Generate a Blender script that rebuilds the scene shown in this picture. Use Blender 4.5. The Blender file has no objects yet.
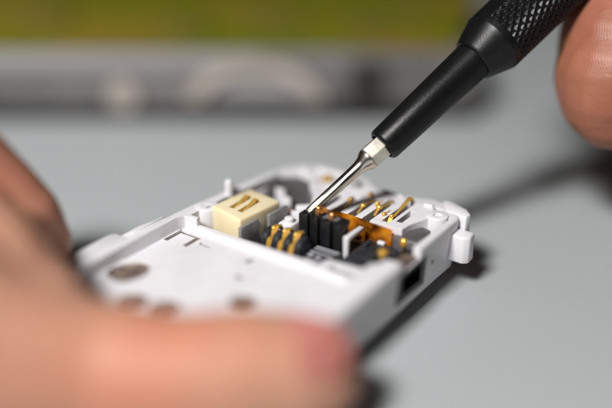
import bpy, bmesh, math, random
from mathutils import Vector, Matrix, noise
random.seed(7)
S = 0.001                                   # all shapes below are written in millimetres
scn = bpy.context.scene
COL = scn.collection
PI = math.pi

# ------------------------------------------------------------------ camera
PITCH = math.radians(25)
CAMZ = 81.0                                 # above the underside of the phone, which is held a little off the table
TABZ = -3.5
F = 900.0                                   # focal length in pixels of the 612 px wide photograph
cam_d = bpy.data.cameras.new('camera')
cam = bpy.data.objects.new('camera', cam_d)
COL.objects.link(cam)
cam.location = (0, 0, CAMZ * S)
cam.rotation_euler = (PI / 2 - PITCH, 0, 0)
cam_d.sensor_width = 36
cam_d.lens = 36 * F / 612
cam_d.clip_start = 0.002
cam_d.clip_end = 20
cam_d.dof.use_dof = True
cam_d.dof.focus_distance = 0.1628
cam_d.dof.aperture_fstop = 2.9
cam_d.dof.aperture_blades = 0
scn.camera = cam

CR = Vector((1, 0, 0)); CF = Vector((0, math.cos(PITCH), -math.sin(PITCH))); CU = Vector((0, math.sin(PITCH), math.cos(PITCH)))
def P(x, y, d):
    """a point (mm) at picture place x, y and distance d along the view axis"""
    return Vector((0, 0, CAMZ)) + CF * d + CR * (d * (x - 306) / F) + CU * (d * (204 - y) / F)

# ------------------------------------------------------------------ materials
def new_mat(name):
    m = bpy.data.materials.new(name); m.use_nodes = True
    nt = m.node_tree
    return m, nt, nt.nodes['Principled BSDF']
def ramp(nt, c0, c1, p0=0.0, p1=1.0):
    r = nt.nodes.new('ShaderNodeValToRGB')
    r.color_ramp.elements[0].position = p0; r.color_ramp.elements[1].position = p1
    r.color_ramp.elements[0].color = (*c0, 1); r.color_ramp.elements[1].color = (*c1, 1)
    return r
def mat(name, col, rough=0.45, metal=0.0, col2=None, scale=300.0, bump=0.0, bscale=2500.0, sss=0.0, sssr=(1, .5, .3), sssscale=0.001,
        bevel=0.0, spec=0.5, aniso=0.0, rvar=0.0, coat=0.0, smudge=0.0):
    m, nt, b = new_mat(name)
    b.inputs['Base Color'].default_value = (*col, 1)
    b.inputs['Roughness'].default_value = rough
    b.inputs['Metallic'].default_value = metal
    b.inputs['Specular IOR Level'].default_value = spec
    b.inputs['Coat Weight'].default_value = coat
    tc = nt.nodes.new('ShaderNodeTexCoord')
    if col2:
        n = nt.nodes.new('ShaderNodeTexNoise'); n.inputs['Scale'].default_value = scale; n.inputs['Detail'].default_value = 5
        nt.links.new(tc.outputs['Object'], n.inputs['Vector'])
        r = ramp(nt, col, col2, .35, .68)
        nt.links.new(n.outputs['Fac'], r.inputs['Fac']); nt.links.new(r.outputs['Color'], b.inputs['Base Color'])
    if rvar:
        n2 = nt.nodes.new('ShaderNodeTexNoise'); n2.inputs['Scale'].default_value = 180; n2.inputs['Detail'].default_value = 6
        nt.links.new(tc.outputs['Object'], n2.inputs['Vector'])
        mr = nt.nodes.new('ShaderNodeMapRange'); mr.inputs['From Min'].default_value = .3; mr.inputs['From Max'].default_value = .7
        mr.inputs['To Min'].default_value = rough - rvar; mr.inputs['To Max'].default_value = rough + rvar
        nt.links.new(n2.outputs['Fac'], mr.inputs['Value']); nt.links.new(mr.outputs['Result'], b.inputs['Roughness'])
    if smudge:
        ns = nt.nodes.new('ShaderNodeTexNoise'); ns.inputs['Scale'].default_value = 260; ns.inputs['Detail'].default_value = 8; ns.inputs['Roughness'].default_value = .7
        nt.links.new(tc.outputs['Object'], ns.inputs['Vector'])
        rs = ramp(nt, (1, 1, 1), (.80, .765, .73), .58, .78)
        nt.links.new(ns.outputs['Fac'], rs.inputs['Fac'])
        ms = nt.nodes.new('ShaderNodeMix'); ms.data_type = 'RGBA'; ms.blend_type = 'MULTIPLY'; ms.inputs['Factor'].default_value = smudge
        src = b.inputs['Base Color'].links[0].from_socket
        nt.links.new(src, ms.inputs['A']); nt.links.new(rs.outputs['Color'], ms.inputs['B']); nt.links.new(ms.outputs['Result'], b.inputs['Base Color'])
    last = None
    if bevel:
        bv = nt.nodes.new('ShaderNodeBevel'); bv.samples = 4; bv.inputs['Radius'].default_value = bevel * S
        last = bv.outputs['Normal']
    if bump:
        n = nt.nodes.new('ShaderNodeTexNoise'); n.inputs['Scale'].default_value = bscale; n.inputs['Detail'].default_value = 3
        nt.links.new(tc.outputs['Object'], n.inputs['Vector'])
        bp = nt.nodes.new('ShaderNodeBump'); bp.inputs['Strength'].default_value = bump; bp.inputs['Distance'].default_value = 0.0001
        nt.links.new(n.outputs['Fac'], bp.inputs['Height'])
        if last: nt.links.new(last, bp.inputs['Normal'])
        last = bp.outputs['Normal']
    if last: nt.links.new(last, b.inputs['Normal'])
    if sss:
        b.inputs['Subsurface Weight'].default_value = sss
        b.inputs['Subsurface Radius'].default_value = sssr
        b.inputs['Subsurface Scale'].default_value = sssscale
    return m

WHITE = mat('white_plastic', (.745, .735, .76), .40, col2=(.68, .665, .69), scale=140, bump=.12, bscale=3500, bevel=.3, rvar=.06, smudge=.9)
GREYPL = mat('grey_plastic', (.30, .29, .29), .5, bevel=.25, bump=.1)
BLACK = mat('black_plastic', (.007, .007, .008), .40, col2=(.013, .013, .015), scale=400, spec=.35, bevel=.18, bump=.2, bscale=3000)
BLACKG = mat('grey_black_plastic', (.018, .02, .025), .45, col2=(.034, .036, .043), scale=500, spec=.35, bevel=.2, bump=.3, bscale=2500)
GREYTOP = mat('worn_grey_plastic', (.16, .16, .18), .5, bevel=.1, bump=.3)
CREAM = mat('cream_plastic', (.80, .70, .47), .42, col2=(.76, .65, .41), scale=150, sss=.35, sssr=(1, .7, .3), sssscale=.0012, bevel=.3, bump=.1)
GOLD = mat('gold_contact', (1.0, .66, .17), .33, .68, col2=(.92, .50, .09), scale=900, bump=.1)
COPPER = mat('copper_contact', (.85, .42, .15), .34, .9, bump=.1)
BRONZE = mat('bronze_plate', (.34, .25, .20), .5, .4, col2=(.07, .05, .045), scale=520, bump=.4, bscale=700)
STEEL = mat('nickel_steel', (.86, .80, .69), .24, 1.0, col2=(.70, .65, .57), scale=700, rvar=.06, bump=.05, bscale=6000)
PCB = mat('dark_board', (.018, .018, .022), .45, col2=(.05, .05, .058), scale=350, bevel=.1, bump=.2)
TRACE = mat('pale_trace', (.42, .42, .45), .4, bump=.1)
METALG = mat('grey_metal', (.20, .19, .19), .45, .6, col2=(.22, .20, .2), scale=200, bevel=.2, bump=.2)
FIN = mat('grey_fin', (.26, .26, .255), .35, .2, bevel=.12, bump=.1)
AMBERB = mat('bright_amber', (.95, .40, .02), .3, bump=.2)
SLOTM = mat('brown_grey_slot_shade', (.07, .055, .05), .5, bump=.2)  # dark colour of the slot fills, stands in for shade in the recesses
SHAFT = mat('black_anodised_metal', (.006, .0056, .006), .30, .0, col2=(.0075, .007, .0072), scale=900, bump=.35, bscale=5000, spec=.28, rvar=.04)
HANDLE = mat('matt_black_handle', (.004, .004, .0045), .36, .0, col2=(.007, .007, .0078), scale=800, bump=.3, bscale=4000, spec=.3)

def amber_mat():
    m, nt, b = new_mat('amber_film')
    tc = nt.nodes.new('ShaderNodeTexCoord')
    n = nt.nodes.new('ShaderNodeTexNoise'); n.inputs['Scale'].default_value = 330; n.inputs['Detail'].default_value = 3
    nt.links.new(tc.outputs['Object'], n.inputs['Vector'])
    r = nt.nodes.new('ShaderNodeValToRGB')
    e = r.color_ramp.elements
    e[0].position = .36; e[0].color = (.10, .022, .003, 1)
    e[1].position = .72; e[1].color = (1.0, .55, .04, 1)
    x = e.new(.55); x.color = (.85, .31, .018, 1)
    nt.links.new(n.outputs['Fac'], r.inputs['Fac']); nt.links.new(r.outputs['Color'], b.inputs['Base Color'])
    b.inputs['Roughness'].default_value = .18
    b.inputs['Transmission Weight'].default_value = .25
    b.inputs['Coat Weight'].default_value = .5
    return m
AMBER = amber_mat()

def table_mat():
    m, nt, b = new_mat('table_surface')
    tc = nt.nodes.new('ShaderNodeTexCoord')
    n = nt.nodes.new('ShaderNodeTexNoise'); n.inputs['Scale'].default_value = 14; n.inputs['Detail'].default_value = 6
    nt.links.new(tc.outputs['Object'], n.inputs['Vector'])
    r = ramp(nt, (.392, .418, .425), (.42, .446, .452), .3, .7)
    nt.links.new(n.outputs['Fac'], r.inputs['Fac'])
    n3 = nt.nodes.new('ShaderNodeTexNoise'); n3.inputs['Scale'].default_value = 260; n3.inputs['Detail'].default_value = 2
    nt.links.new(tc.outputs['Object'], n3.inputs['Vector'])
    r3 = ramp(nt, (.72, .72, .72), (1, 1, 1), .25, .29)
    nt.links.new(n3.outputs['Fac'], r3.inputs['Fac'])
    mx = nt.nodes.new('ShaderNodeMix'); mx.data_type = 'RGBA'; mx.blend_type = 'MULTIPLY'; mx.inputs['Factor'].default_value = 1
    nt.links.new(r.outputs['Color'], mx.inputs['A']); nt.links.new(r3.outputs['Color'], mx.inputs['B'])
    nt.links.new(mx.outputs['Result'], b.inputs['Base Color'])
    b.inputs['Roughness'].default_value = .5
    n2 = nt.nodes.new('ShaderNodeTexNoise'); n2.inputs['Scale'].default_value = 900
    nt.links.new(tc.outputs['Object'], n2.inputs['Vector'])
    bp = nt.nodes.new('ShaderNodeBump'); bp.inputs['Strength'].default_value = .15; bp.inputs['Distance'].default_value = .0002
    nt.links.new(n2.outputs['Fac'], bp.inputs['Height']); nt.links.new(bp.outputs['Normal'], b.inputs['Normal'])
    return m
TABLE = table_mat()

def skin_mat(name, c0, c1, ridges=0.0, rot=(0, 0, 0), rough=.55):
    m, nt, b = new_mat(name)
    tc = nt.nodes.new('ShaderNodeTexCoord')
    n = nt.nodes.new('ShaderNodeTexNoise'); n.inputs['Scale'].default_value = 120; n.inputs['Detail'].default_value = 7
    nt.links.new(tc.outputs['Object'], n.inputs['Vector'])
    r = ramp(nt, c0, c1, .3, .7)
    nt.links.new(n.outputs['Fac'], r.inputs['Fac'])
    nb = nt.nodes.new('ShaderNodeTexNoise'); nb.inputs['Scale'].default_value = 42; nb.inputs['Detail'].default_value = 3
    nt.links.new(tc.outputs['Object'], nb.inputs['Vector'])
    rb = ramp(nt, (1, 1, 1), (1.0, .80, .76), .45, .66)
    nt.links.new(nb.outputs['Fac'], rb.inputs['Fac'])
    mb = nt.nodes.new('ShaderNodeMix'); mb.data_type = 'RGBA'; mb.blend_type = 'MULTIPLY'; mb.inputs['Factor'].default_value = 1
    nt.links.new(r.outputs['Color'], mb.inputs['A']); nt.links.new(rb.outputs['Color'], mb.inputs['B'])
    nt.links.new(mb.outputs['Result'], b.inputs['Base Color'])
    b.inputs['Roughness'].default_value = rough
    b.inputs['Subsurface Weight'].default_value = .35
    b.inputs['Subsurface Radius'].default_value = (1, .35, .18)
    b.inputs['Subsurface Scale'].default_value = .0036
    v = nt.nodes.new('ShaderNodeTexVoronoi'); v.inputs['Scale'].default_value = 1500
    nt.links.new(tc.outputs['Object'], v.inputs['Vector'])
    b1 = nt.nodes.new('ShaderNodeBump'); b1.inputs['Strength'].default_value = .25; b1.inputs['Distance'].default_value = .00008
    nt.links.new(v.outputs['Distance'], b1.inputs['Height'])
    last = b1
    if ridges:
        mp = nt.nodes.new('ShaderNodeMapping'); mp.inputs['Rotation'].default_value = rot
        nt.links.new(tc.outputs['Object'], mp.inputs['Vector'])
        w = nt.nodes.new('ShaderNodeTexWave'); w.inputs['Scale'].default_value = 620; w.inputs['Distortion'].default_value = 22
        w.inputs['Detail'].default_value = 1.5; w.inputs['Detail Scale'].default_value = .25
        nt.links.new(mp.outputs['Vector'], w.inputs['Vector'])
        b2 = nt.nodes.new('ShaderNodeBump'); b2.inputs['Strength'].default_value = ridges; b2.inputs['Distance'].default_value = .00012
        nt.links.new(w.outputs['Fac'], b2.inputs['Height']); nt.links.new(b1.outputs['Normal'], b2.inputs['Normal'])
        nc = nt.nodes.new('ShaderNodeTexNoise'); nc.inputs['Scale'].default_value = 420; nc.inputs['Detail'].default_value = 5
        mc = nt.nodes.new('ShaderNodeMapping'); mc.inputs['Rotation'].default_value = (.2, .9, .3); mc.inputs['Scale'].default_value = (.35, 1, 1.6)
        nt.links.new(tc.outputs['Object'], mc.inputs['Vector']); nt.links.new(mc.outputs['Vector'], nc.inputs['Vector'])
        b3 = nt.nodes.new('ShaderNodeBump'); b3.inputs['Strength'].default_value = .32; b3.inputs['Distance'].default_value = .0004
        nt.links.new(nc.outputs['Fac'], b3.inputs['Height']); nt.links.new(b2.outputs['Normal'], b3.inputs['Normal'])
        last = b3
    nt.links.new(last.outputs['Normal'], b.inputs['Normal'])
    return m
SKIN_L = skin_mat('light_skin', (.49, .25, .165), (.57, .30, .20))
SKIN_R = skin_mat('fingertip_skin', (.27, .094, .053), (.36, .138, .082), ridges=.10, rot=(.2, .3, .5), rough=.5)
NAIL = mat('pink_nail', (.66, .26, .215), .42, sss=.3, sssscale=.0015, bump=.05)

# ------------------------------------------------------------------ mesh helpers
def link(name, me, m=None, parent=None, angle=35):
    me.name = name
    o = bpy.data.objects.new(name, me); COL.objects.link(o)
    if m is not None:
        me.materials.clear(); me.materials.append(m)
    if angle is not None:
        for p in me.polygons: p.use_smooth = True
        me.set_sharp_from_angle(angle=math.radians(angle))
    if parent is not None: o.parent = parent
    return o
def bm_link(name, bm, m, parent=None, angle=35):
    me = bpy.data.meshes.new(name)
    bmesh.ops.recalc_face_normals(bm, faces=bm.faces)
    bm.to_mesh(me); bm.free()
    return link(name, me, m, parent, angle)
def thing(name, label, cat, loc=(0, 0, 0), rotz=0.0, group=None):
    o = bpy.data.objects.new(name, None); COL.objects.link(o)
    o.empty_display_size = .005
    o.location = [c * S for c in loc]; o.rotation_euler = (0, 0, rotz)
    o['label'] = label; o['category'] = cat
    if group: o['group'] = group
    return o
def join(dst, src):
    me = bpy.data.meshes.new('tmp'); src.to_mesh(me); src.free(); dst.from_mesh(me); bpy.data.meshes.remove(me)
    return dst
def prism(poly, z0, z1, bev=0.0, seg=2, flip=True):
    """upright prism; poly in phone coordinates (a along the phone, b across it)"""
    bm = bmesh.new()
    sy = -1 if flip else 1
    lo = [bm.verts.new((a * S, sy * b * S, z0 * S)) for a, b in poly]
    hi = [bm.verts.new((a * S, sy * b * S, z1 * S)) for a, b in poly]
    n = len(poly)
    bm.faces.new(lo); bm.faces.new(hi)
    for i in range(n): bm.faces.new((lo[i], lo[(i + 1) % n], hi[(i + 1) % n], hi[i]))
    bmesh.ops.recalc_face_normals(bm, faces=bm.faces)
    if bev: bmesh.ops.bevel(bm, geom=list(bm.edges), offset=bev * S, segments=seg, profile=.5, affect='EDGES', clamp_overlap=True)
    return bm
def box(a0, a1, b0, b1, z0, z1, bev=0.0, seg=2):
    return prism([(a0, b0), (a1, b0), (a1, b1), (a0, b1)], z0, z1, bev, seg)
def disc(a, b, r, n=32): return [(a + r * math.cos(2 * PI * i / n), b + r * math.sin(2 * PI * i / n)) for i in range(n)]
def oval(a, b, ra, rb, rot=0.0, n=32):
    c, s = math.cos(rot), math.sin(rot)
    return [(a + ra * math.cos(t) * c - rb * math.sin(t) * s, b + ra * math.cos(t) * s + rb * math.sin(t) * c) for t in [2 * PI * i / n for i in range(n)]]
def rod(p0, p1, r0, r1=None, n=16, caps=True, bm=None):
    r1 = r0 if r1 is None else r1
    return lathe(Vector(p0), Vector(p1), [(0, r0), (1, r1)], n, bm)
def frame(w):
    w = w.normalized(); u = w.cross(Vector((0, 0, 1)))
    if u.length < 1e-4: u = Vector((1, 0, 0))
    u.normalize(); return u, w.cross(u)
def lathe(p0, p1, prof, n=32, bm=None, rel=True, ph=0.0):
    """surface of revolution about p0 > p1; prof: (fraction or mm along, radius)"""
    bm = bm or bmesh.new()
    ax = p1 - p0; L = ax.length; w = ax.normalized(); u, v = frame(ax)
    rings = []
    for t, r in prof:
        c = p0 + w * (t * L if rel else t)
        if r <= 1e-6: rings.append([bm.verts.new(c * S)])
        else: rings.append([bm.verts.new((c + u * (r * math.cos(2 * PI * i / n + ph)) + v * (r * math.sin(2 * PI * i / n + ph))) * S) for i in range(n)])
    for A_, B_ in zip(rings, rings[1:]):
        for i in range(n):
            j = (i + 1) % n
            if len(A_) == 1 and len(B_) == 1: continue
            if len(A_) == 1: bm.faces.new((A_[0], B_[i], B_[j]))
            elif len(B_) == 1: bm.faces.new((A_[i], B_[0], A_[j]))
            else: bm.faces.new((A_[i], B_[i], B_[j], A_[j]))
    if len(rings[0]) > 1: bm.faces.new(rings[0][::-1])
    if len(rings[-1]) > 1: bm.faces.new(rings[-1])
    return bm
def ball(c, r, sq=(1, 1, 1), n=16, bm=None):
    bm = bm or bmesh.new()
    M = Matrix.Translation(Vector(c) * S) @ Matrix.Diagonal((r * S * sq[0], r * S * sq[1], r * S * sq[2], 1))
    bmesh.ops.create_uvsphere(bm, u_segments=n, v_segments=max(6, n // 2), radius=1, matrix=M)
    return bm
def pt(a, b, z): return Vector((a, -b, z))
def strip(path, width, thick, across=(0, 1, 0), bm=None):
    """flat metal strip following path (phone coordinates), width across"""
    bm = bm or bmesh.new()
    ac = Vector(across).normalized()
    pts = [pt(*p) for p in path]; rows = []
    for i, p in enumerate(pts):
        d = (pts[min(i + 1, len(pts) - 1)] - pts[max(i - 1, 0)]).normalized()
        nn = d.cross(ac).normalized()
        wd = width[i] if isinstance(width, (list, tuple)) else width
        rows.append([bm.verts.new((p + ac * (sx * wd / 2) + nn * (sn * thick / 2)) * S) for sx, sn in ((-1, -1), (1, -1), (1, 1), (-1, 1))])
    for r0, r1 in zip(rows, rows[1:]):
        for i in range(4): bm.faces.new((r0[i], r0[(i + 1) % 4], r1[(i + 1) % 4], r1[i]))
    bm.faces.new(rows[0]); bm.faces.new(rows[-1])
    bmesh.ops.recalc_face_normals(bm, faces=bm.faces)
    return bm
def profile_b(prof, b0, b1, bev=0.0):
    """profile in the a-z plane, extruded across b"""
    bm = bmesh.new()
    lo = [bm.verts.new((a * S, -b0 * S, z * S)) for a, z in prof]
    hi = [bm.verts.new((a * S, -b1 * S, z * S)) for a, z in prof]
    n = len(prof)
    bm.faces.new(lo); bm.faces.new(hi)
    for i in range(n): bm.faces.new((lo[i], lo[(i + 1) % n], hi[(i + 1) % n], hi[i]))
    bmesh.ops.recalc_face_normals(bm, faces=bm.faces)
    if bev: bmesh.ops.bevel(bm, geom=list(bm.edges), offset=bev * S, segments=2, profile=.5, affect='EDGES', clamp_overlap=True)
    return bm
def temp(bm):
    me = bpy.data.meshes.new('tmp'); bmesh.ops.recalc_face_normals(bm, faces=bm.faces); bm.to_mesh(me); bm.free()
    o = bpy.data.objects.new('tmp', me); COL.objects.link(o); return o
def evaluated(o):
    dg = bpy.context.evaluated_depsgraph_get(); dg.update()
    return bpy.data.meshes.new_from_object(o.evaluated_get(dg), depsgraph=dg)
def cut(bm, cutters):
    o = temp(bm); ts = [temp(c) for c in cutters]
    for t in ts:
        md = o.modifiers.new('cut', 'BOOLEAN'); md.operation = 'DIFFERENCE'; md.solver = 'EXACT'; md.object = t
    me = evaluated(o)
    for t in ts + [o]:
        d = t.data; bpy.data.objects.remove(t); bpy.data.meshes.remove(d)
    return me

# ------------------------------------------------------------------ table
bm = bmesh.new(); bmesh.ops.create_grid(bm, x_segments=2, y_segments=2, size=1.2)
table = bm_link('table', bm, TABLE); table.location = (0, .5, TABZ * S); table['kind'] = 'structure'

# ------------------------------------------------------------------ phone chassis
PH = thing('phone_frame', 'white plastic phone frame with exposed gold contacts, held open on the grey table', 'phone part',
           (-7.57, 134.6, 0), math.radians(55.38))
outline = [(-42, -20.4), (-41, -21.5), (2, -21.6), (7, -21.3), (12, -20.5), (20, -19.7), (27, -18.9), (31, -17.9), (34.5, -15.6), (36.4, -12.3), (36.9, -9),
           (36.6, -4), (35.6, .5), (33.2, 2.5), (32.8, 7), (33.4, 12), (34.6, 14), (34.0, 18.2), (32.0, 21.4), (29.5, 22.4), (-11.5, 22.4), (-15, 20.6), (-19.5, 14.5), (-24, 7), (-30, -4), (-36, -13), (-40, -18)]
body = prism(outline, -.4, 10, .55, 3)
for v_ in body.verts:                                    # the side walls lean in towards the underside
    if v_.co.z < 3 * S: v_.co.y *= .96
SLOTS = ((19.4, 26.6, -1.2, .2), (19.4, 27.2, 1.7, 3.3), (19.4, 28.2, 4.9, 6.5), (19.4, 29.8, 8.0, 9.6), (20.8, 30.6, 11.4, 12.9), (22.0, 27.2, 13.7, 14.8))
cuts = [
    prism([(-39, -19.6), (.6, -19.7), (2.0, -19.0), (2.5, -17.4), (2.4, -14), (2.0, -12), (2.0, 14.5), (1.2, 18.2), (-13.5, 18.2), (-17.0, 13.0), (-21.8, 5.2), (-27.6, -5.4), (-33.6, -14.2), (-38, -19)], 7.5, 11),                 # battery bay
    box(.8, 3.6, -16.4, 9.6, 8.5, 11),                                                                                    # rib between bay and works
    prism([(3.2, -18.4), (3.2, 9.2), (5.7, 10.0), (6.3, 19.0), (15.2, 20.9), (28.6, 21.2), (26.4, 17.9), (22, 16.4), (19.6, 16.2), (19.6, -3.2), (23, -5), (26, -8),
           (29.5, -9.5), (30.5, -13.6), (28, -16.6), (14, -18.0)], 4.2, 11),
    box(8.6, 15.1, 18.8, 25, 8.0, 11),
    box(8.0, 18.2, 17.5, 25, 1.7, 7.7),
    prism([(1.4, 9.0), (8.2, 9.0), (8.2, 18.4), (1.4, 17.6)], 8.4, 11),
    prism([(2.9, 11.4), (4.6, 11.7), (4.9, 16.8), (3.8, 17.4), (2.9, 16.6)], 5.6, 11),
    box(-3.4, 1.4, -19.3, -18.4, 5.7, 8), box(-3.2, .2, -14.9, -14.0, 5.7, 8), box(.2, 1.1, -18.6, -14.0, 5.7, 8), box(-1.2, -.5, -12.9, -10.5, 6.4, 8),
    box(-2.4, .6, 17.2, 17.95, 6.6, 8),
    prism([(-15.4 + (3.7 + .3 * math.sin(3 * t + 1)) * math.cos(t), -16.1 + (3.1 + .25 * math.sin(2 * t)) * math.sin(t)) for t in [2 * PI * i / 36 for i in range(36)]], 5.2, 9),
    prism(oval(-21.6, -9.0, 2.5, 2.3, .2), 5.2, 9), prism(oval(-20.2, -3.4, 2.4, 2.2, .2), 5.2, 9), prism(oval(-12.0, 5.6, 2.3, 2.1, .2), 5.2, 9),
    prism(oval(-.8, -1.7, 1.1, .5, .4, 16), 5.7, 9), prism(oval(-6.2, .2, .75, .7, 0, 16), 5.7, 9),
    # comb of spring slots in the end plate
    *[box(a0, a1, b0, b1, 6.2, 11) for a0, a1, b0, b1 in SLOTS],
    prism([(29.0, -9.8), (33.4, -6.4), (32.2, -3.6), (28.0, -7.6)], 7.6, 11),                                             # well of the round gold pad
    box(30.2, 31.2, 16.8, 18.6, 8.6, 11),
]
frame_o = link('frame', cut(body, cuts), WHITE, PH, 40)
# far side details
bm = prism([(-34, -25.2), (-10.6, -25.6), (-9.4, -25.2), (-9.2, -21.2), (-34, -21.2)], 3.0, 9.6, .3)
bm_link('side_rail', bm, WHITE, PH)
bm = prism([(-9.1, -24.6), (-4, -24.8), (-1, -24.2), (2.5, -22.6), (4, -21.2), (-9.1, -21.2)], 6.5, 8.9, .25)
join(bm, box(-7, 1.2, -23.7, -23.2, 8.7, 9.1, .1))
bm_link('latch_tab', bm, WHITE, PH)
# shield plate under the bay holes
bm_link('shield_plate', prism([(-37, -19.2), (1.3, -19.2), (1.3, 17), (-13.5, 17), (-17, 12), (-22, 4), (-28, -6.4), (-34, -15)], 6.2, 7.1, .1), BRONZE, frame_o)
# screw bosses
def boss(a, b, r, z0, z1, hole, hd):
    me = cut(prism(disc(a, b, r, 40), z0, z1, .25), [prism(disc(a, b, hole, 28), z1 - hd, z1 + 2)])
    return link('screw_boss', me, WHITE, PH)
boss(7.6, -18.5, 2.35, 5, 10.06, .85, 2.2)
bR = boss(28.0, 18.9, 1.95, 4.5, 10.25, .8, .5)
bm_link('screw', prism(disc(28.0, 18.9, .74, 24), 9.7, 9.95, .08), METALG, bR)
# little post on the far wall
bm = lathe(pt(14.4, -18.6, 8.5), pt(14.4, -18.6, 12.9), [(0, .95), (.86, .8), (.95, .72), (1, .5)], 20)
bm_link('locating_post', bm, WHITE, PH)
bm = lathe(pt(30.9, -.4, 9.6), pt(30.9, -.4, 11.3), [(0, 1.15), (.82, 1.0), (1, .75)], 24)
bm_link('locating_post', bm, GREYPL, PH)
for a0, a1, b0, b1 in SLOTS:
    bm_link('slot_shade_fill', box(a0 + .04, a1 - .04, b0 + .04, b1 - .04, 6.15, 8.9), SLOTM, PH)  # brown-grey fill added so the slots look dark and shaded between white bars
# round gold pad in its well
r = bm_link('pad_well', prism([(29.6, -9.0), (32.8, -6.3), (31.9, -4.3), (28.7, -7.3)], 7.5, 8.4, .15), BLACK, PH)
bm = lathe(pt(31.0, -7.0, 8.3), pt(31.0, -7.0, 10.7), [(0, .55), (.5, .6), (.55, .95), (.85, .98), (1, .8)], 24)
bm_link('gold_pad', bm, GOLD, PH)
# board and plates on the compartment floor
bm = prism([(3.4, -7.3), (3.4, 9.0), (5.9, 10.2), (6.5, 18.6), (15, 20.2), (19.3, 16), (19.3, -7.3)], 4.1, 5.0, .1)
brd = bm_link('circuit_board', bm, PCB, PH)
bm = prism([(4.3, 4.0), (4.3, 9.1), (11.0, 9.1), (11.0, 4.0)], 4.9, 7.0, .15); bm_link('chip', bm, PCB, brd)
bm = bmesh.new()
for a0, a1, b0, b1 in ((10.5, 10.75, 4.2, 9.0), (9.75, 9.95, 4.2, 9.0), (7.0, 7.9, 4.6, 5.6), (6.8, 7.7, 6.3, 7.2), (5.2, 6.0, 5.0, 7.6), (8.5, 8.75, 4.2, 8.8)):
    join(bm, box(a0, a1, b0, b1, 6.95, 7.1))
bm_link('solder_track', bm, TRACE, brd)
bm_link('slot_shade_fill', box(2.95, 4.6, 11.7, 16.6, 5.5, 7.6), SLOTM, PH)  # dark fill added to deepen the shade in the plate's hole
bm_link('base_plate', prism([(3.5, -17.9), (3.5, -7.5), (19.2, -7.5), (19.2, -3.5), (24.5, -8), (29, -10), (29.8, -13.4), (27.6, -16.1), (14, -17.6)], 4.1, 4.7, .1), METALG, PH)
path = [(14.5, -17.85), (27.7, -16.45), (30.2, -13.6), (29.3, -9.8), (25.9, -8.35), (22.8, -5.3)]
path2 = [(14.5, -17.2), (27.4, -15.9), (29.5, -13.5), (28.8, -10.4), (25.4, -8.9), (22.3, -5.8)]
bm_link('cavity_shade_liner', prism(path + path2[::-1], 4.6, 9.2, .1), METALG, PH)  # grey liner added over the white cavity walls, its colour stands for their shade
bm = prism([(17.9, 15.4), (19.5, 15.0), (19.5, 16.1), (22, 16.3), (24.6, 17.6), (24.2, 19.6), (18.2, 19.9)], 4.7, 9.0, .3); bm_link('grey_carrier', bm, METALG, PH)
# small parts in the well behind the cream block
for a0, a1, b0, b1, z1, m_ in ((21.6, 23.4, -15.6, -14.6, 5.5, BLACK), (24.2, 26.2, -12.6, -11.0, 5.7, BLACK), (17.9, 18.9, -15.6, -13.2, 5.6, CREAM), (26.6, 27.6, -14.4, -13.4, 5.4, BRONZE)):
    bm_link('chip', box(a0, a1, b0, b1, 4.65, z1, .12), m_, PH)
for a_, b_ in ((10.2, -6.6), (9.9, -1.2), (10.6, 1.6)):
    bm_link('chip', box(a_, a_ + 1.5, b_, b_ + .9, 4.95, 5.9, .1), BLACKG, PH)
bm = box(18.6, 20.9, -10.2, -7.6, 4.6, 7.4, .3); bm_link('capacitor', bm, BRONZE, PH)
bm = prism([(18.2, -5.6), (19.4, -6.6), (21.4, -4.4), (20.2, -3.0)], 4.6, 9.0, .3); bm_link('guide_fin', bm, WHITE, PH)
bm = box(12.2, 15.6, -5.6, -2.6, 4.6, 8.3, .35); join(bm, lathe(pt(13.9, -4.1, 8.2), pt(13.9, -4.1, 9.2), [(0, 1.0), (.8, .9), (1, .6)], 20))
bm_link('guide_fin', bm, WHITE, PH)

bm = bmesh.new()
for a0, a1, b0, b1, z0, z1 in ((20.0, 20.5, -14.6, -12.6, 4.6, 7.6), (22.6, 23.1, -12.4, -10.2, 4.6, 8.0), (17.6, 18.1, -6.4, -4.4, 4.6, 8.4), (19.0, 23.5, -16.6, -16.1, 4.6, 8.6), (24.8, 25.3, -15.4, -13.2, 4.6, 8.2)):
    join(bm, box(a0, a1, b0, b1, z0, z1, .1))
bm_link('guide_rib', bm, WHITE, PH)
bm = bmesh.new()
for a0, a1, b0, b1, z1 in ((31.4, 33.6, -13.6, -12.6, 10.5), (33.8, 34.8, -11.4, -5.0, 10.35), (27.0, 28.0, -4.6, -1.6, 10.45), (24.4, 25.6, -2.6, -1.8, 10.5), (31.6, 32.3, 5.0, 9.6, 10.4), (30.6, 31.4, 14.6, 16.4, 10.45)):
    join(bm, box(a0, a1, b0, b1, 9.7, z1, .15))
bm_link('moulded_step', bm, WHITE, PH)
# cream connector with two gold contacts in slots
cr_poly = [(6.9, -16.8), (17.2, -15.7), (16.0, -7.6), (5.0, -8.6)]
slots = [[(8.4, -13.7), (13.9, -13.9), (13.9, -12.8), (8.4, -12.6)], [(8.0, -11.4), (13.7, -11.6), (13.7, -10.5), (8.0, -10.3)]]
cr = link('cream_connector', cut(prism(cr_poly, 4.8, 10.8, .5, 3), [prism(s, 8.2, 12) for s in slots]), CREAM, PH)
for i, s in enumerate(slots):
    b_ = sum(p[1] for p in s) / 4
    a0 = s[0][0]
    bm = strip([(a0 + .35, b_, 9.0), (a0 + 1.6, b_, 10.2), (a0 + 3.4, b_, 11.0), (a0 + 4.7, b_, 11.5), (a0 + 5.1, b_, 11.3), (a0 + 5.3, b_, 10.4)], .78, .22)
    bm_link('contact', bm, GOLD, cr)
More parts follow.
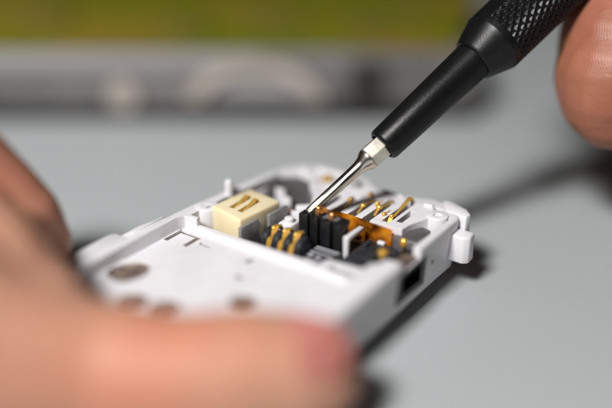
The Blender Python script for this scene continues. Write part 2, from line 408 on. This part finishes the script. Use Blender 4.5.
# upright fins in front of the cream block
for a0, a1, b0 in ((4.4, 9.3, -8.15), (11.6, 17.0, -7.2)):
    bm = prism([(a0, b0 - .4), (a1, b0 - .1), (a1, b0 + .6), (a0, b0 + .35)], 4.6, 9.7, .15)
    bm_link('retaining_fin', bm, FIN, PH)

# three spring battery terminals in a black ribbed block
base = box(5.9, 9.6, -4.3, 3.5, 4.6, 8.0, .15)
ribp = [(5.3, 4.7), (9.5, 4.7), (9.5, 8.4), (9.0, 9.3), (8.2, 9.75), (7.0, 9.75), (5.9, 9.3), (5.4, 8.4)]
for b0 in (-4.45, -2.05, .35, 2.7):
    join(base, profile_b(ribp, b0, b0 + 1.25, .25))
bt = bm_link('battery_terminal', base, BLACKG, PH)
for b_ in (-2.62, -.22, 2.14):
    bm = strip([(5.55, b_, 4.9), (5.5, b_, 6.4), (5.6, b_, 7.6), (5.95, b_, 8.35), (6.5, b_, 8.5)], 1.0, .3)
    join(bm, strip([(6.9, b_ + .1, 8.3), (7.2, b_ + .1, 9.5), (7.8, b_ + .1, 10.2), (8.6, b_ + .1, 10.1), (9.1, b_ + .1, 9.3)], 1.05, .35))
    ball(pt(7.5, b_ - .15, 10.05), .58, (1.0, .95, .7), 14, bm); ball(pt(8.6, b_ + .25, 10.0), .5, (1, .95, .7), 14, bm)
    bm_link('contact', bm, GOLD, bt)

# tall black socket with vertical ribs
bm = box(12.3, 14.3, -.1, 8.5, 4.6, 11.6, .12)
for b0, b1, a0 in ((-.3, 1.5, 11.5), (1.75, 2.1, 12.0), (2.5, 3.7, 11.4), (3.9, 4.2, 12.0), (4.5, 6.4, 11.3), (6.6, 7.0, 11.9), (7.2, 8.7, 11.3)):
    join(bm, box(a0, 12.6, b0, b1, 4.7, 12.0, .12))
for b0, b1 in ((-.3, 1.3), (3.2, 3.9), (7.0, 8.7)):
    join(bm, box(12.45, 14.4, b0, b1, 11.0, 12.0, .12))
sk = bm_link('socket_block', bm, BLACK, PH)
bm = box(12.5, 14.2, 3.95, 6.95, 11.4, 11.86, .06); bm_link('socket_plate', bm, GREYTOP, sk)
for a_, b_ in ((13.8, 2.3), (12.9, 5.7)):
    bm = strip([(a_ - .2, b_, 11.2), (a_ - .2, b_, 12.1), (a_ + .1, b_, 12.7), (a_ + .6, b_, 12.8), (a_ + .9, b_, 12.3)], .8, .25)
    ball(pt(a_ + .2, b_, 12.75), .52, (1, 1, .7), 12, bm)
    bm_link('contact', bm, COPPER, sk)
# white bracket right of the socket
bm = box(11.6, 12.4, 8.95, 10.0, 4.8, 9.9, .15); join(bm, box(11.9, 16.8, 9.1, 10.1, 9.1, 9.98, .15))
bm_link('bracket', bm, WHITE, PH)
# low black block with gold pads
bm = prism([(6.2, 10.4), (6.8, 17.9), (12.5, 18.6), (18.0, 16.4), (18.4, 10.2), (13.2, 10.2), (11.0, 10.2)], 4.7, 7.0, .35)
join(bm, box(10.6, 16.6, 11.2, 15.2, 6.9, 7.6, .3))
join(bm, box(7.4, 9.6, 11.2, 16.2, 6.9, 7.9, .25)); join(bm, box(10.2, 12.0, 17.2, 18.1, 6.5, 8.2, .2)); join(bm, box(13.8, 16.2, 11.6, 12.3, 7.4, 8.3, .15))
lb = bm_link('low_socket', bm, BLACKG, PH)
bm = box(16.8, 17.6, 12.8, 14.2, 7.3, 7.9, .1); bm_link('white_clip', bm, WHITE, lb)
for a_, b_, z_ in ((12.4, 16.6, 7.9),):
    bm = lathe(pt(a_, b_, z_ - .6), pt(a_, b_, z_ + 1.4), [(0, .7), (.4, .85), (.55, 1.0), (.85, .95), (1, .55)], 24)
    bm_link('gold_pad', bm, GOLD, lb)
# gold pad on the front of the end plate
bm = ball(pt(18.2, 17.4, 8.3), .95, (.75, .8, 1.05), 20); bm_link('gold_pad', bm, GOLD, PH)
bm = prism([(17.2, 15.4), (19.4, 16.4), (22, 16.6), (24, 18.2), (23, 20.5), (15.6, 20.4)], 4.7, 6.6, .3)
bm_link('dark_block', bm, BLACKG, PH)

# amber film standing along the front of the end plate
bm = bmesh.new(); N = 34; rows = []
for i in range(N + 1):
    t = i / N; b_ = -2.6 + 17.4 * t
    a_ = 18.7 - .35 * t + .10 * math.sin(t * 17) + .05 * math.sin(t * 41)
    zt = 10.4 - .45 * t + .05 * math.sin(t * 23); zb = 6.2
    col = []
    for k in range(7):
        q = k / 6
        col.append(bm.verts.new(pt(a_ + .25 * math.sin(q * 3 + t * 9) + .5 * q, b_, zb + (zt - zb) * q) * S))
    rows.append(col)
for r0, r1 in zip(rows, rows[1:]):
    for k in range(6): bm.faces.new((r0[k], r0[k + 1], r1[k + 1], r1[k]))
bmesh.ops.solidify(bm, geom=list(bm.faces), thickness=.12 * S)
am = bm_link('amber_film', bm, AMBER, PH)
# gold springs in the slots
def spring(path, w, tipball=None, cyl=None):
    bm = strip(path, w, .2)
    if tipball: ball(pt(*tipball[0]), tipball[1], (1, 1, .75), 16, bm)
    bm_link('contact_spring', bm, GOLD, PH)
spring([(21.6, 2.6, 9.3), (22.8, 2.6, 9.8), (24.0, 2.6, 10.4), (24.8, 2.6, 10.3), (26.4, 2.6, 9.6)], .36, ((24.3, 2.6, 10.6), .6))
spring([(21.8, 5.7, 9.4), (22.8, 5.7, 9.9), (23.6, 5.7, 10.3), (24.4, 5.7, 10.2), (28.0, 5.7, 9.9)], .38, ((23.7, 5.7, 10.4), .55))
spring([(22.6, 8.8, 9.5), (23.4, 8.8, 10.0), (24.4, 8.8, 10.5), (25.4, 8.8, 10.1), (27.0, 8.8, 9.9), (29.4, 8.8, 10.1)], .48, ((24.3, 8.8, 10.65), .62))
spring([(28.4, 4.2, 9.9), (29.0, 4.2, 10.5), (29.6, 4.2, 10.1)], .7, ((28.9, 4.2, 10.4), .5))
spring([(23.4, 12.2, 9.4), (24.2, 12.2, 9.9), (25.8, 12.2, 10.3), (28.0, 12.2, 10.9), (29.6, 12.2, 11.3), (30.3, 12.2, 11.1), (30.5, 12.2, 10.3)], [.4, .45, .55, .75, .85, .85, .8])
spring([(25.2, 7.4, 9.9), (25.9, 7.4, 10.4), (26.6, 7.4, 10.2), (28.6, 7.4, 9.9)], .34, ((25.9, 7.4, 10.45), .42))
spring([(22.2, 10.6, 9.8), (22.9, 10.6, 10.3), (23.6, 10.6, 10.1), (25.4, 10.6, 9.9)], .34, ((22.9, 10.6, 10.35), .42))
spring([(21.8, 12.2, 8.8), (22.6, 12.2, 9.9), (23.1, 12.2, 10.3), (23.9, 12.2, 9.6)], .8, ((23.0, 12.2, 10.25), .5))
# end tab and side key on the near corner
bm = prism([(30.6, 19.2), (34.6, 16.6), (35.2, 18.0), (33.6, 22.0), (32.0, 23.6), (30.4, 23.4)], 6.4, 10.1, .3)
bm_link('corner_tab', bm, WHITE, PH)
bm = prism([(27.4, 20.6), (27.1, 24.6), (28.0, 25.6), (30.4, 25.4), (30.6, 20.6)], 2.2, 7.6, .4, 3)
bm_link('side_key', bm, WHITE, PH)
# jack in the side wall
bm = cut(box(8.1, 18.0, 17.8, 21.95, 1.8, 7.6, .3), [box(9.6, 16.4, 20, 23, 3.2, 6.7)])
link('side_jack', bm, BLACK, PH)
bm = prism([(8.3, 18.4), (15.0, 19.6), (15.0, 22.0), (8.3, 22.0)], 7.5, 8.5, .3); bm_link('jack_cover', bm, BRONZE, PH)
bm = lathe(pt(20.6, 21.2, 4.9), pt(20.6, 22.05, 4.9), [(0, .5), (1, .45)], 16); bm_link('dimple', bm, GREYPL, PH)

# ------------------------------------------------------------------ screwdriver
T0 = P(308.5, 213, 160.8)
T1 = P(383, 145.5, 162.6)      # lower end of the black shaft
DIRV = (P(472.5, 61, 165.4) - T1).normalized()
SD = thing('screwdriver', 'black precision screwdriver with knurled handle, its steel bit touching the phone contacts', 'screwdriver', T0)
def rel(v): return v - T0
L1 = (T1 - T0).length
AX = DIRV
B0 = Vector((0, 0, 0)); B1 = rel(T1)
bitdir = B1.normalized()
bm = lathe(B0, B1, [(0.0, .78), (.012, .92), (.25, 1.02), (.55, 1.12), (.66, 1.2), (.72, 1.45), (.77, 1.98), (.80, 2.1)], 48, rel=True)
# grind cross flutes into the tip
u, v = frame(bitdir)
for vert in bm.verts:
    c = vert.co / S; t = c.dot(bitdir); r_ = c - bitdir * t
    if t < L1 * .50 and r_.length > .1:
        ang = math.atan2(r_.dot(v), r_.dot(u))
        k = max(0, 1 - t / (L1 * .50)) ** .5
        vert.co = (bitdir * t + r_ * (1 - .45 * k * (abs(math.cos(2 * ang + .4)) < .5))) * S
bit = bm_link('bit', bm, STEEL, SD, 30)
bm = lathe(B0, B1, [(.785, 1.7), (.80, 2.15), (.815, 2.3), (1.06, 2.3)], 6, ph=PI / 6); bm_link('hex_shank', bm, STEEL, bit, 20)
# sleeve
E1 = rel(P(472.5, 61, 165.4)); 
Ls = (E1 - B1).length
prof = [(-.2, 2.5), (-.25, 2.75), (-.1, 2.95), (.25, 3.15), (.6, 3.22), (Ls * .5, 3.5), (Ls + 1, 3.82)]
bm = lathe(B1, E1, [(0.9, 2.45)] + prof, 64, rel=False); bm_link('sleeve', bm, SHAFT, SD, 40)
# handle: cone collar, then a body with a knurled panel and a smooth flat
w = AX; toc = -CF; toc = (toc - w * toc.dot(w)).normalized(); upl = w.cross(toc)
if upl.dot(CU) < 0: upl = -upl
R1 = 6.15
def knurled():
    bm = bmesh.new(); NA = 460
    zs = [0, .05, .25, .7] + [.7 + 4.2 * i / 6 for i in range(1, 7)]
    rs = [3.6, 4.15, 4.35, 4.5] + [4.5 + (R1 - 4.5 - .05) * i / 6 for i in range(1, 7)]
    kz0 = 6.2; step = .1; zk = []
    z = 5.1
    while z < 44: zk.append(z); z += step
    zs2 = zs + zk + [44.1, 46, 48, 62, 64, 65, 65.3]
    rs2 = rs + [R1] * len(zk) + [R1, R1 - .6, R1 - .8, R1 - .8, R1 - .2, R1 - .3, R1 - 1.2]
    pitch = 1.4; axial = 2.15; rows = []
    for z, r in zip(zs2, rs2):
        row = []
        for i in range(NA):
            an = 2 * PI * i / NA
            rr = r
            deg = (math.degrees(an) + 180) % 360 - 180      # 0 faces the camera, + towards the upper left
            dm = (deg - 70 + 180) % 360 - 180               # one smooth flat on the upper side
            if z > 1.5:
                half = 32
                if abs(dm) < half:
                    flat = r * math.cos(math.radians(half)) / math.cos(math.radians(dm))
                    rr = r + (flat - r) * min(1, max(0, (z - 1.5) / 3.5)) * .2
                elif kz0 < z < 43.8:
                    s_ = an * R1
                    nper = round(2 * PI * R1 / pitch)
                    p1 = (an / (2 * PI) * nper + z / axial) % 1; p2 = (an / (2 * PI) * nper - z / axial) % 1
                    h = min(abs(p1 - .5), abs(p2 - .5)) * 2    # 0 in grooves
                    edge = min(1, (z - kz0) / .3, (abs(dm) - half) / 3)
                    rr = r - .30 * min(1, h * 1.5) * max(0, edge)
            row.append(bm.verts.new((E1 + w * z + toc * (rr * math.cos(an)) + upl * (rr * math.sin(an))) * S))
        rows.append(row)
    for r0, r1 in zip(rows, rows[1:]):
        for i in range(NA):
            j = (i + 1) % NA; bm.faces.new((r0[i], r0[j], r1[j], r1[i]))
    bm.faces.new(rows[0]); bm.faces.new(rows[-1])
    return bm
hd = bm_link('handle', knurled(), HANDLE, SD, 28)
bm = lathe(E1 + w * 65.1, E1 + w * 71, [(0, 4.6), (.1, 5.4), (.8, 5.4), (.95, 5.0), (1, 4.2)], 48); bm_link('end_cap', bm, SHAFT, SD, 30)

# ------------------------------------------------------------------ hands
def unit_ball(n=16, m=9):
    vs = [(0, 0, 1)] + [(math.sin(PI * j / m) * math.cos(2 * PI * i / n), math.sin(PI * j / m) * math.sin(2 * PI * i / n), math.cos(PI * j / m)) for j in range(1, m) for i in range(n)] + [(0, 0, -1)]
    fs = [(0, 1 + i, 1 + (i + 1) % n) for i in range(n)]
    for j in range(m - 2):
        for i in range(n):
            k = (i + 1) % n; fs.append((1 + j * n + i, 1 + (j + 1) * n + i, 1 + (j + 1) * n + k, 1 + j * n + k))
    last = len(vs) - 1; o = 1 + (m - 2) * n
    fs += [(last, o + (i + 1) % n, o + i) for i in range(n)]
    return vs, fs
UV_, UF_ = unit_ball()
def hand_mesh(chains, origin, voxel=.55, smooth=14):
    """one closed skin grown over tapered bones"""
    V = []; Fc = []
    for ch in chains:
        for (p0, r0), (p1, r1) in zip(ch, ch[1:]):
            L = (p1 - p0).length; n = max(2, int(L / 1.5))
            for i in range(n + 1):
                t = i / n; tt = t * t * (3 - 2 * t) * .4 + t * .6
                c = p0.lerp(p1, t) - origin; r = r0 + (r1 - r0) * tt; k = len(V)
                V += [((c.x + x * r) * S, (c.y + y * r) * S, (c.z + z * r) * S) for x, y, z in UV_]
                Fc += [tuple(k + q for q in f) for f in UF_]
    me = bpy.data.meshes.new('tmp'); me.from_pydata(V, [], Fc)
    o = bpy.data.objects.new('tmp', me); COL.objects.link(o)
    md = o.modifiers.new('r', 'REMESH'); md.mode = 'VOXEL'; md.voxel_size = voxel * S
    sm = o.modifiers.new('s', 'SMOOTH'); sm.iterations = smooth; sm.factor = .5
    out = evaluated(o); bpy.data.objects.remove(o); bpy.data.meshes.remove(me)
    return out
# left hand: thumb over the near end of the frame, index finger on its far side
LH0 = P(-150, 420, 118)
thumb = [(P(313, 374, 127), 6.9), (P(288, 372, 127), 8.6), (P(240, 372, 126), 9.0), (P(180, 378, 125), 9.0), (P(90, 368, 125), 9.7), (P(-20, 352, 122), 12.0), (P(-140, 348, 118), 16.5), (P(-330, 335, 112), 20)]
index = [(P(37, 244, 150), 5.9), (P(20, 220, 148), 7.0), (P(-10, 192, 146), 7.6), (P(-62, 150, 142), 8.8), (P(-130, 160, 130), 9.8), (P(-190, 230, 118), 12), (P(-330, 335, 112), 20)]
web = [(P(-20, 352, 122), 12), (P(-60, 310, 122), 11.5), (P(-110, 260, 122), 11), (P(-190, 230, 118), 12)]
web2 = [(P(14, 322, 128), 10), (P(-22, 276, 132), 11.4), (P(-40, 238, 137), 9.6)]
web3 = [(P(14, 322, 128), 9), (P(54, 310, 126), 5.2), (P(18, 270, 133), 6.0), (P(12, 236, 145), 6.0)]
middle = [(P(-70, 296, 150), 6.4), (P(-110, 270, 152), 7.8), (P(-170, 160, 145), 9.2), (P(-230, 190, 128), 10), (P(-260, 260, 114), 12.5), (P(-330, 335, 112), 20)]
ring = [(P(-150, 305, 148), 6.2), (P(-190, 290, 150), 7.4), (P(-250, 200, 142), 8.8), (P(-310, 230, 124), 9.6), (P(-330, 300, 112), 12), (P(-330, 335, 112), 20)]
little = [(P(-215, 330, 143), 5.4), (P(-255, 296, 145), 6.4), (P(-320, 250, 138), 7.6), (P(-370, 280, 122), 8.6), (P(-390, 350, 110), 11), (P(-330, 335, 112), 20)]
arm = [(P(-330, 335, 112), 20), (P(-560, 350, 104), 22), (P(-800, 385, 96), 24)]
me = hand_mesh([thumb, index, web, web2, web3, middle, ring, little, arm], LH0)
lh = link('person_hand', me, SKIN_L, None, None)
for p in me.polygons: p.use_smooth = True
lh.location = LH0 * S
lh['label'] = 'bare left hand holding the white phone frame, thumb across its near end'; lh['category'] = 'hand'
lh.name = 'hand'
def nail(parent, origin, c, nrm, along, rx, ry, curv, m, sink=.25):
    bm = bmesh.new(); side = nrm.cross(along).normalized(); along = side.cross(nrm).normalized()
    n = 14; g = []
    for i in range(n + 1):
        row = []
        for k in range(n + 1):
            x = -1 + 2 * i / n; y = -1 + 2 * k / n
            xx = x * math.sqrt(1 - .42 * y * y); yy = y * math.sqrt(1 - .42 * x * x)
            q = c + side * (xx * rx) + along * (yy * ry) - nrm * ((xx * rx) ** 2 / (2 * curv) + (yy * ry) ** 2 / 42)
            row.append(bm.verts.new((q - origin) * S))
        g.append(row)
    for i in range(n):
        for k in range(n): bm.faces.new((g[i][k], g[i + 1][k], g[i + 1][k + 1], g[i][k + 1]))
    bmesh.ops.solidify(bm, geom=list(bm.faces), thickness=.45 * S)
    return bm_link('nail', bm, m, parent, 60)
nrm = (CU * .62 - CF * .75 + CR * .12).normalized()
along = (P(340, 374, 127) - P(270, 376, 127)).normalized()
nail(lh, LH0, P(296, 369, 126.9) + nrm * 8.0, nrm, along, 5.2, 6.6, 8.0, NAIL)

# right hand: fingertip beside the handle, the other fingers close on the handle outside the picture
RH0 = P(760, -160, 172)
def HX(t, off_c=0, off_u=0): return T0 + E1 + w * t + toc * off_c + upl * off_u
middle = [(P(612, 107, 172), 8.2), (P(612, 91, 172), 10.3), (P(614, 76, 172), 11.4), (P(617, 62, 172.5), 10.6), (P(618, 46, 173), 11.5), (P(626, 0, 176), 11.6), (P(654, -70, 180), 10.2), (P(720, -180, 176), 10.6), (P(860, -210, 180), 11.2), (P(1000, -150, 182), 13), (P(1130, -60, 184), 22)]
index = [(HX(25, -1, 13.0), 7.0), (HX(36, -3, 15.5), 8.4), (HX(58, -5, 20), 9.2), (HX(84, -8, 24), 9.8), (P(930, -330, 172), 10.8), (P(1040, -240, 172), 13), (P(1130, -60, 184), 22)]
thumbr = [(HX(31, 13.0, 3), 7.4), (HX(42, 15, 3), 9.2), (HX(60, 18, -4), 9.8), (P(900, -180, 150), 11.5), (P(1040, -80, 158), 15), (P(1130, -60, 184), 22)]
ringr = [(P(650, 96, 189), 7.6), (P(654, 76, 189), 8.9), (P(690, 0, 189), 9.6), (P(840, -80, 186), 10.4), (P(980, -80, 190), 13), (P(1130, -60, 184), 22)]
littler = [(P(770, 190, 182), 6.4), (P(785, 150, 183), 7.4), (P(830, 60, 186), 8.4), (P(900, -10, 190), 9.4), (P(1000, -20, 192), 12), (P(1130, -60, 184), 22)]
armr = [(P(1130, -60, 184), 22), (P(1320, 60, 186), 24), (P(1600, 90, 186), 28)]
me = hand_mesh([middle, index, thumbr, ringr, littler, armr], RH0, voxel=.45, smooth=22)
rh = link('hand', me, SKIN_R, None, None)
for p in me.polygons: p.use_smooth = True
rh.location = RH0 * S
rh['label'] = 'bare right fingertip beside the knurled screwdriver handle'; rh['category'] = 'hand'

# ------------------------------------------------------------------ device and board in the background
DG = mat('grey_shell', (.20, .19, .188), .5, col2=(.11, .104, .102), scale=40)
DP = mat('pale_trim', (.30, .285, .285), .5)
TAN = mat('tan_ring', (.44, .39, .34), .5, col2=(.32, .28, .25), scale=70)
PORT = mat('brown_port', (.025, .02, .018), .5)
DARK = mat('dark_port', (.012, .01, .01), .5)
BD = thing('grey_device', 'blurred grey opened device lying behind the screwdriver under the green board', 'device', (-25, 237, TABZ))
def wbox(x0, x1, y0, y1, z0, z1, bev): 
    return prism([(x0, y0), (x1, y0), (x1, y1), (x0, y1)], z0, z1, bev, 3, flip=False)
bm = wbox(-95, 73, 0, 112, 1.0, 19.4, 1.5); shell = bm_link('shell', bm, DG, BD)
bm = wbox(-95, 14, -1.2, 2, 13.6, 19.2, .7); bm_link('trim', bm, DP, shell)
bm = wbox(-96, 72, -2.0, 4, .2, 4.6, .8); bm_link('lower_lip', bm, DARK, shell)
# arched tan housing on the front
arch = [(11 + 19 * math.cos(t), 6 + 11.5 * math.sin(t)) for t in [PI * i / 20 for i in range(21)]]
inn = [(11 + 13.5 * math.cos(t), 6 + 7.5 * math.sin(t)) for t in [PI * i / 20 for i in range(21)]]
def front_prism(poly, y0, y1):
    bm = bmesh.new()
    lo = [bm.verts.new((x * S, y0 * S, z * S)) for x, z in poly]; hi = [bm.verts.new((x * S, y1 * S, z * S)) for x, z in poly]
    n = len(poly); bm.faces.new(lo); bm.faces.new(hi)
    for i in range(n): bm.faces.new((lo[i], lo[(i + 1) % n], hi[(i + 1) % n], hi[i]))
    return bm
bm_link('speaker_housing', front_prism(arch + inn[::-1], -3.0, 1), TAN, BD)
bm_link('speaker_grille', front_prism(inn, -1.2, 1), DP, BD)
bm_link('port', front_prism([(37, 5), (47, 5), (47, 16), (37, 16)], -.6, 3), PORT, BD)
bm_link('button', lathe(Vector((-25, -2.2, 7)), Vector((-25, 1, 7)), [(0, 3.5), (.2, 4.3), (1, 4.3)], 28), TAN, BD)

def board_mat():
    m, nt, b = new_mat('green_board')
    tc = nt.nodes.new('ShaderNodeTexCoord')
    n = nt.nodes.new('ShaderNodeTexNoise'); n.inputs['Scale'].default_value = 30; n.inputs['Detail'].default_value = 5
    nt.links.new(tc.outputs['Object'], n.inputs['Vector'])
    r = ramp(nt, (.112, .132, .003), (.19, .135, .016), .42, .6)
    nt.links.new(n.outputs['Fac'], r.inputs['Fac']); nt.links.new(r.outputs['Color'], b.inputs['Base Color'])
    b.inputs['Roughness'].default_value = .8; b.inputs['Specular IOR Level'].default_value = .1
    return m
GB = thing('circuit_board', 'blurred olive green circuit board lying on the grey device', 'circuit board', (-25, 237, TABZ + 19.5))
bm = prism([(-100, 1.5), (66, 1.5), (95, 115), (-100, 115)], 0, 1.6, .3, 3, flip=False)
bo = bm_link('board', bm, board_mat(), GB)
CH = mat('board_component', (.13, .10, .015), .7); 
for x, y, sx, sy, h in ((-15, 12, 12, 8, 2.2), (8, 20, 16, 9, 1.6), (38, 12, 10, 10, 2.0), (-60, 24, 15, 12, 1.8), (50, 34, 12, 9, 1.6), (-85, 12, 8, 8, 1.6)):
    bm_link('chip', wbox(x, x + sx, y, y + sy, 1.55, 1.55 + h, .3), CH, bo)

# ------------------------------------------------------------------ light
w_ = bpy.data.worlds.new('World'); scn.world = w_; w_.use_nodes = True
bg = w_.node_tree.nodes['Background']; bg.inputs['Color'].default_value = (.94, .97, 1.0, 1); bg.inputs['Strength'].default_value = .012
def area(name, loc, target, size, sy, power, col):
    l = bpy.data.lights.new(name, 'AREA'); l.shape = 'RECTANGLE'; l.size = size; l.size_y = sy; l.energy = power; l.color = col
    o = bpy.data.objects.new(name, l); COL.objects.link(o); o.location = loc
    o.rotation_euler = (Vector(target) - Vector(loc)).to_track_quat('-Z', 'Y').to_euler()
    return o
area('lamp', (-.235, -.205, .49), (0, .15, 0), .125, .125, 6.3, (1, .98, .965))

scn.view_settings.view_transform = 'Standard'
scn.view_settings.look = 'None'
scn.view_settings.exposure = 0
scn.view_settings.gamma = 1
scn.render.engine = 'CYCLES'
scn.cycles.use_denoising = True
scn.cycles.max_bounces = 8
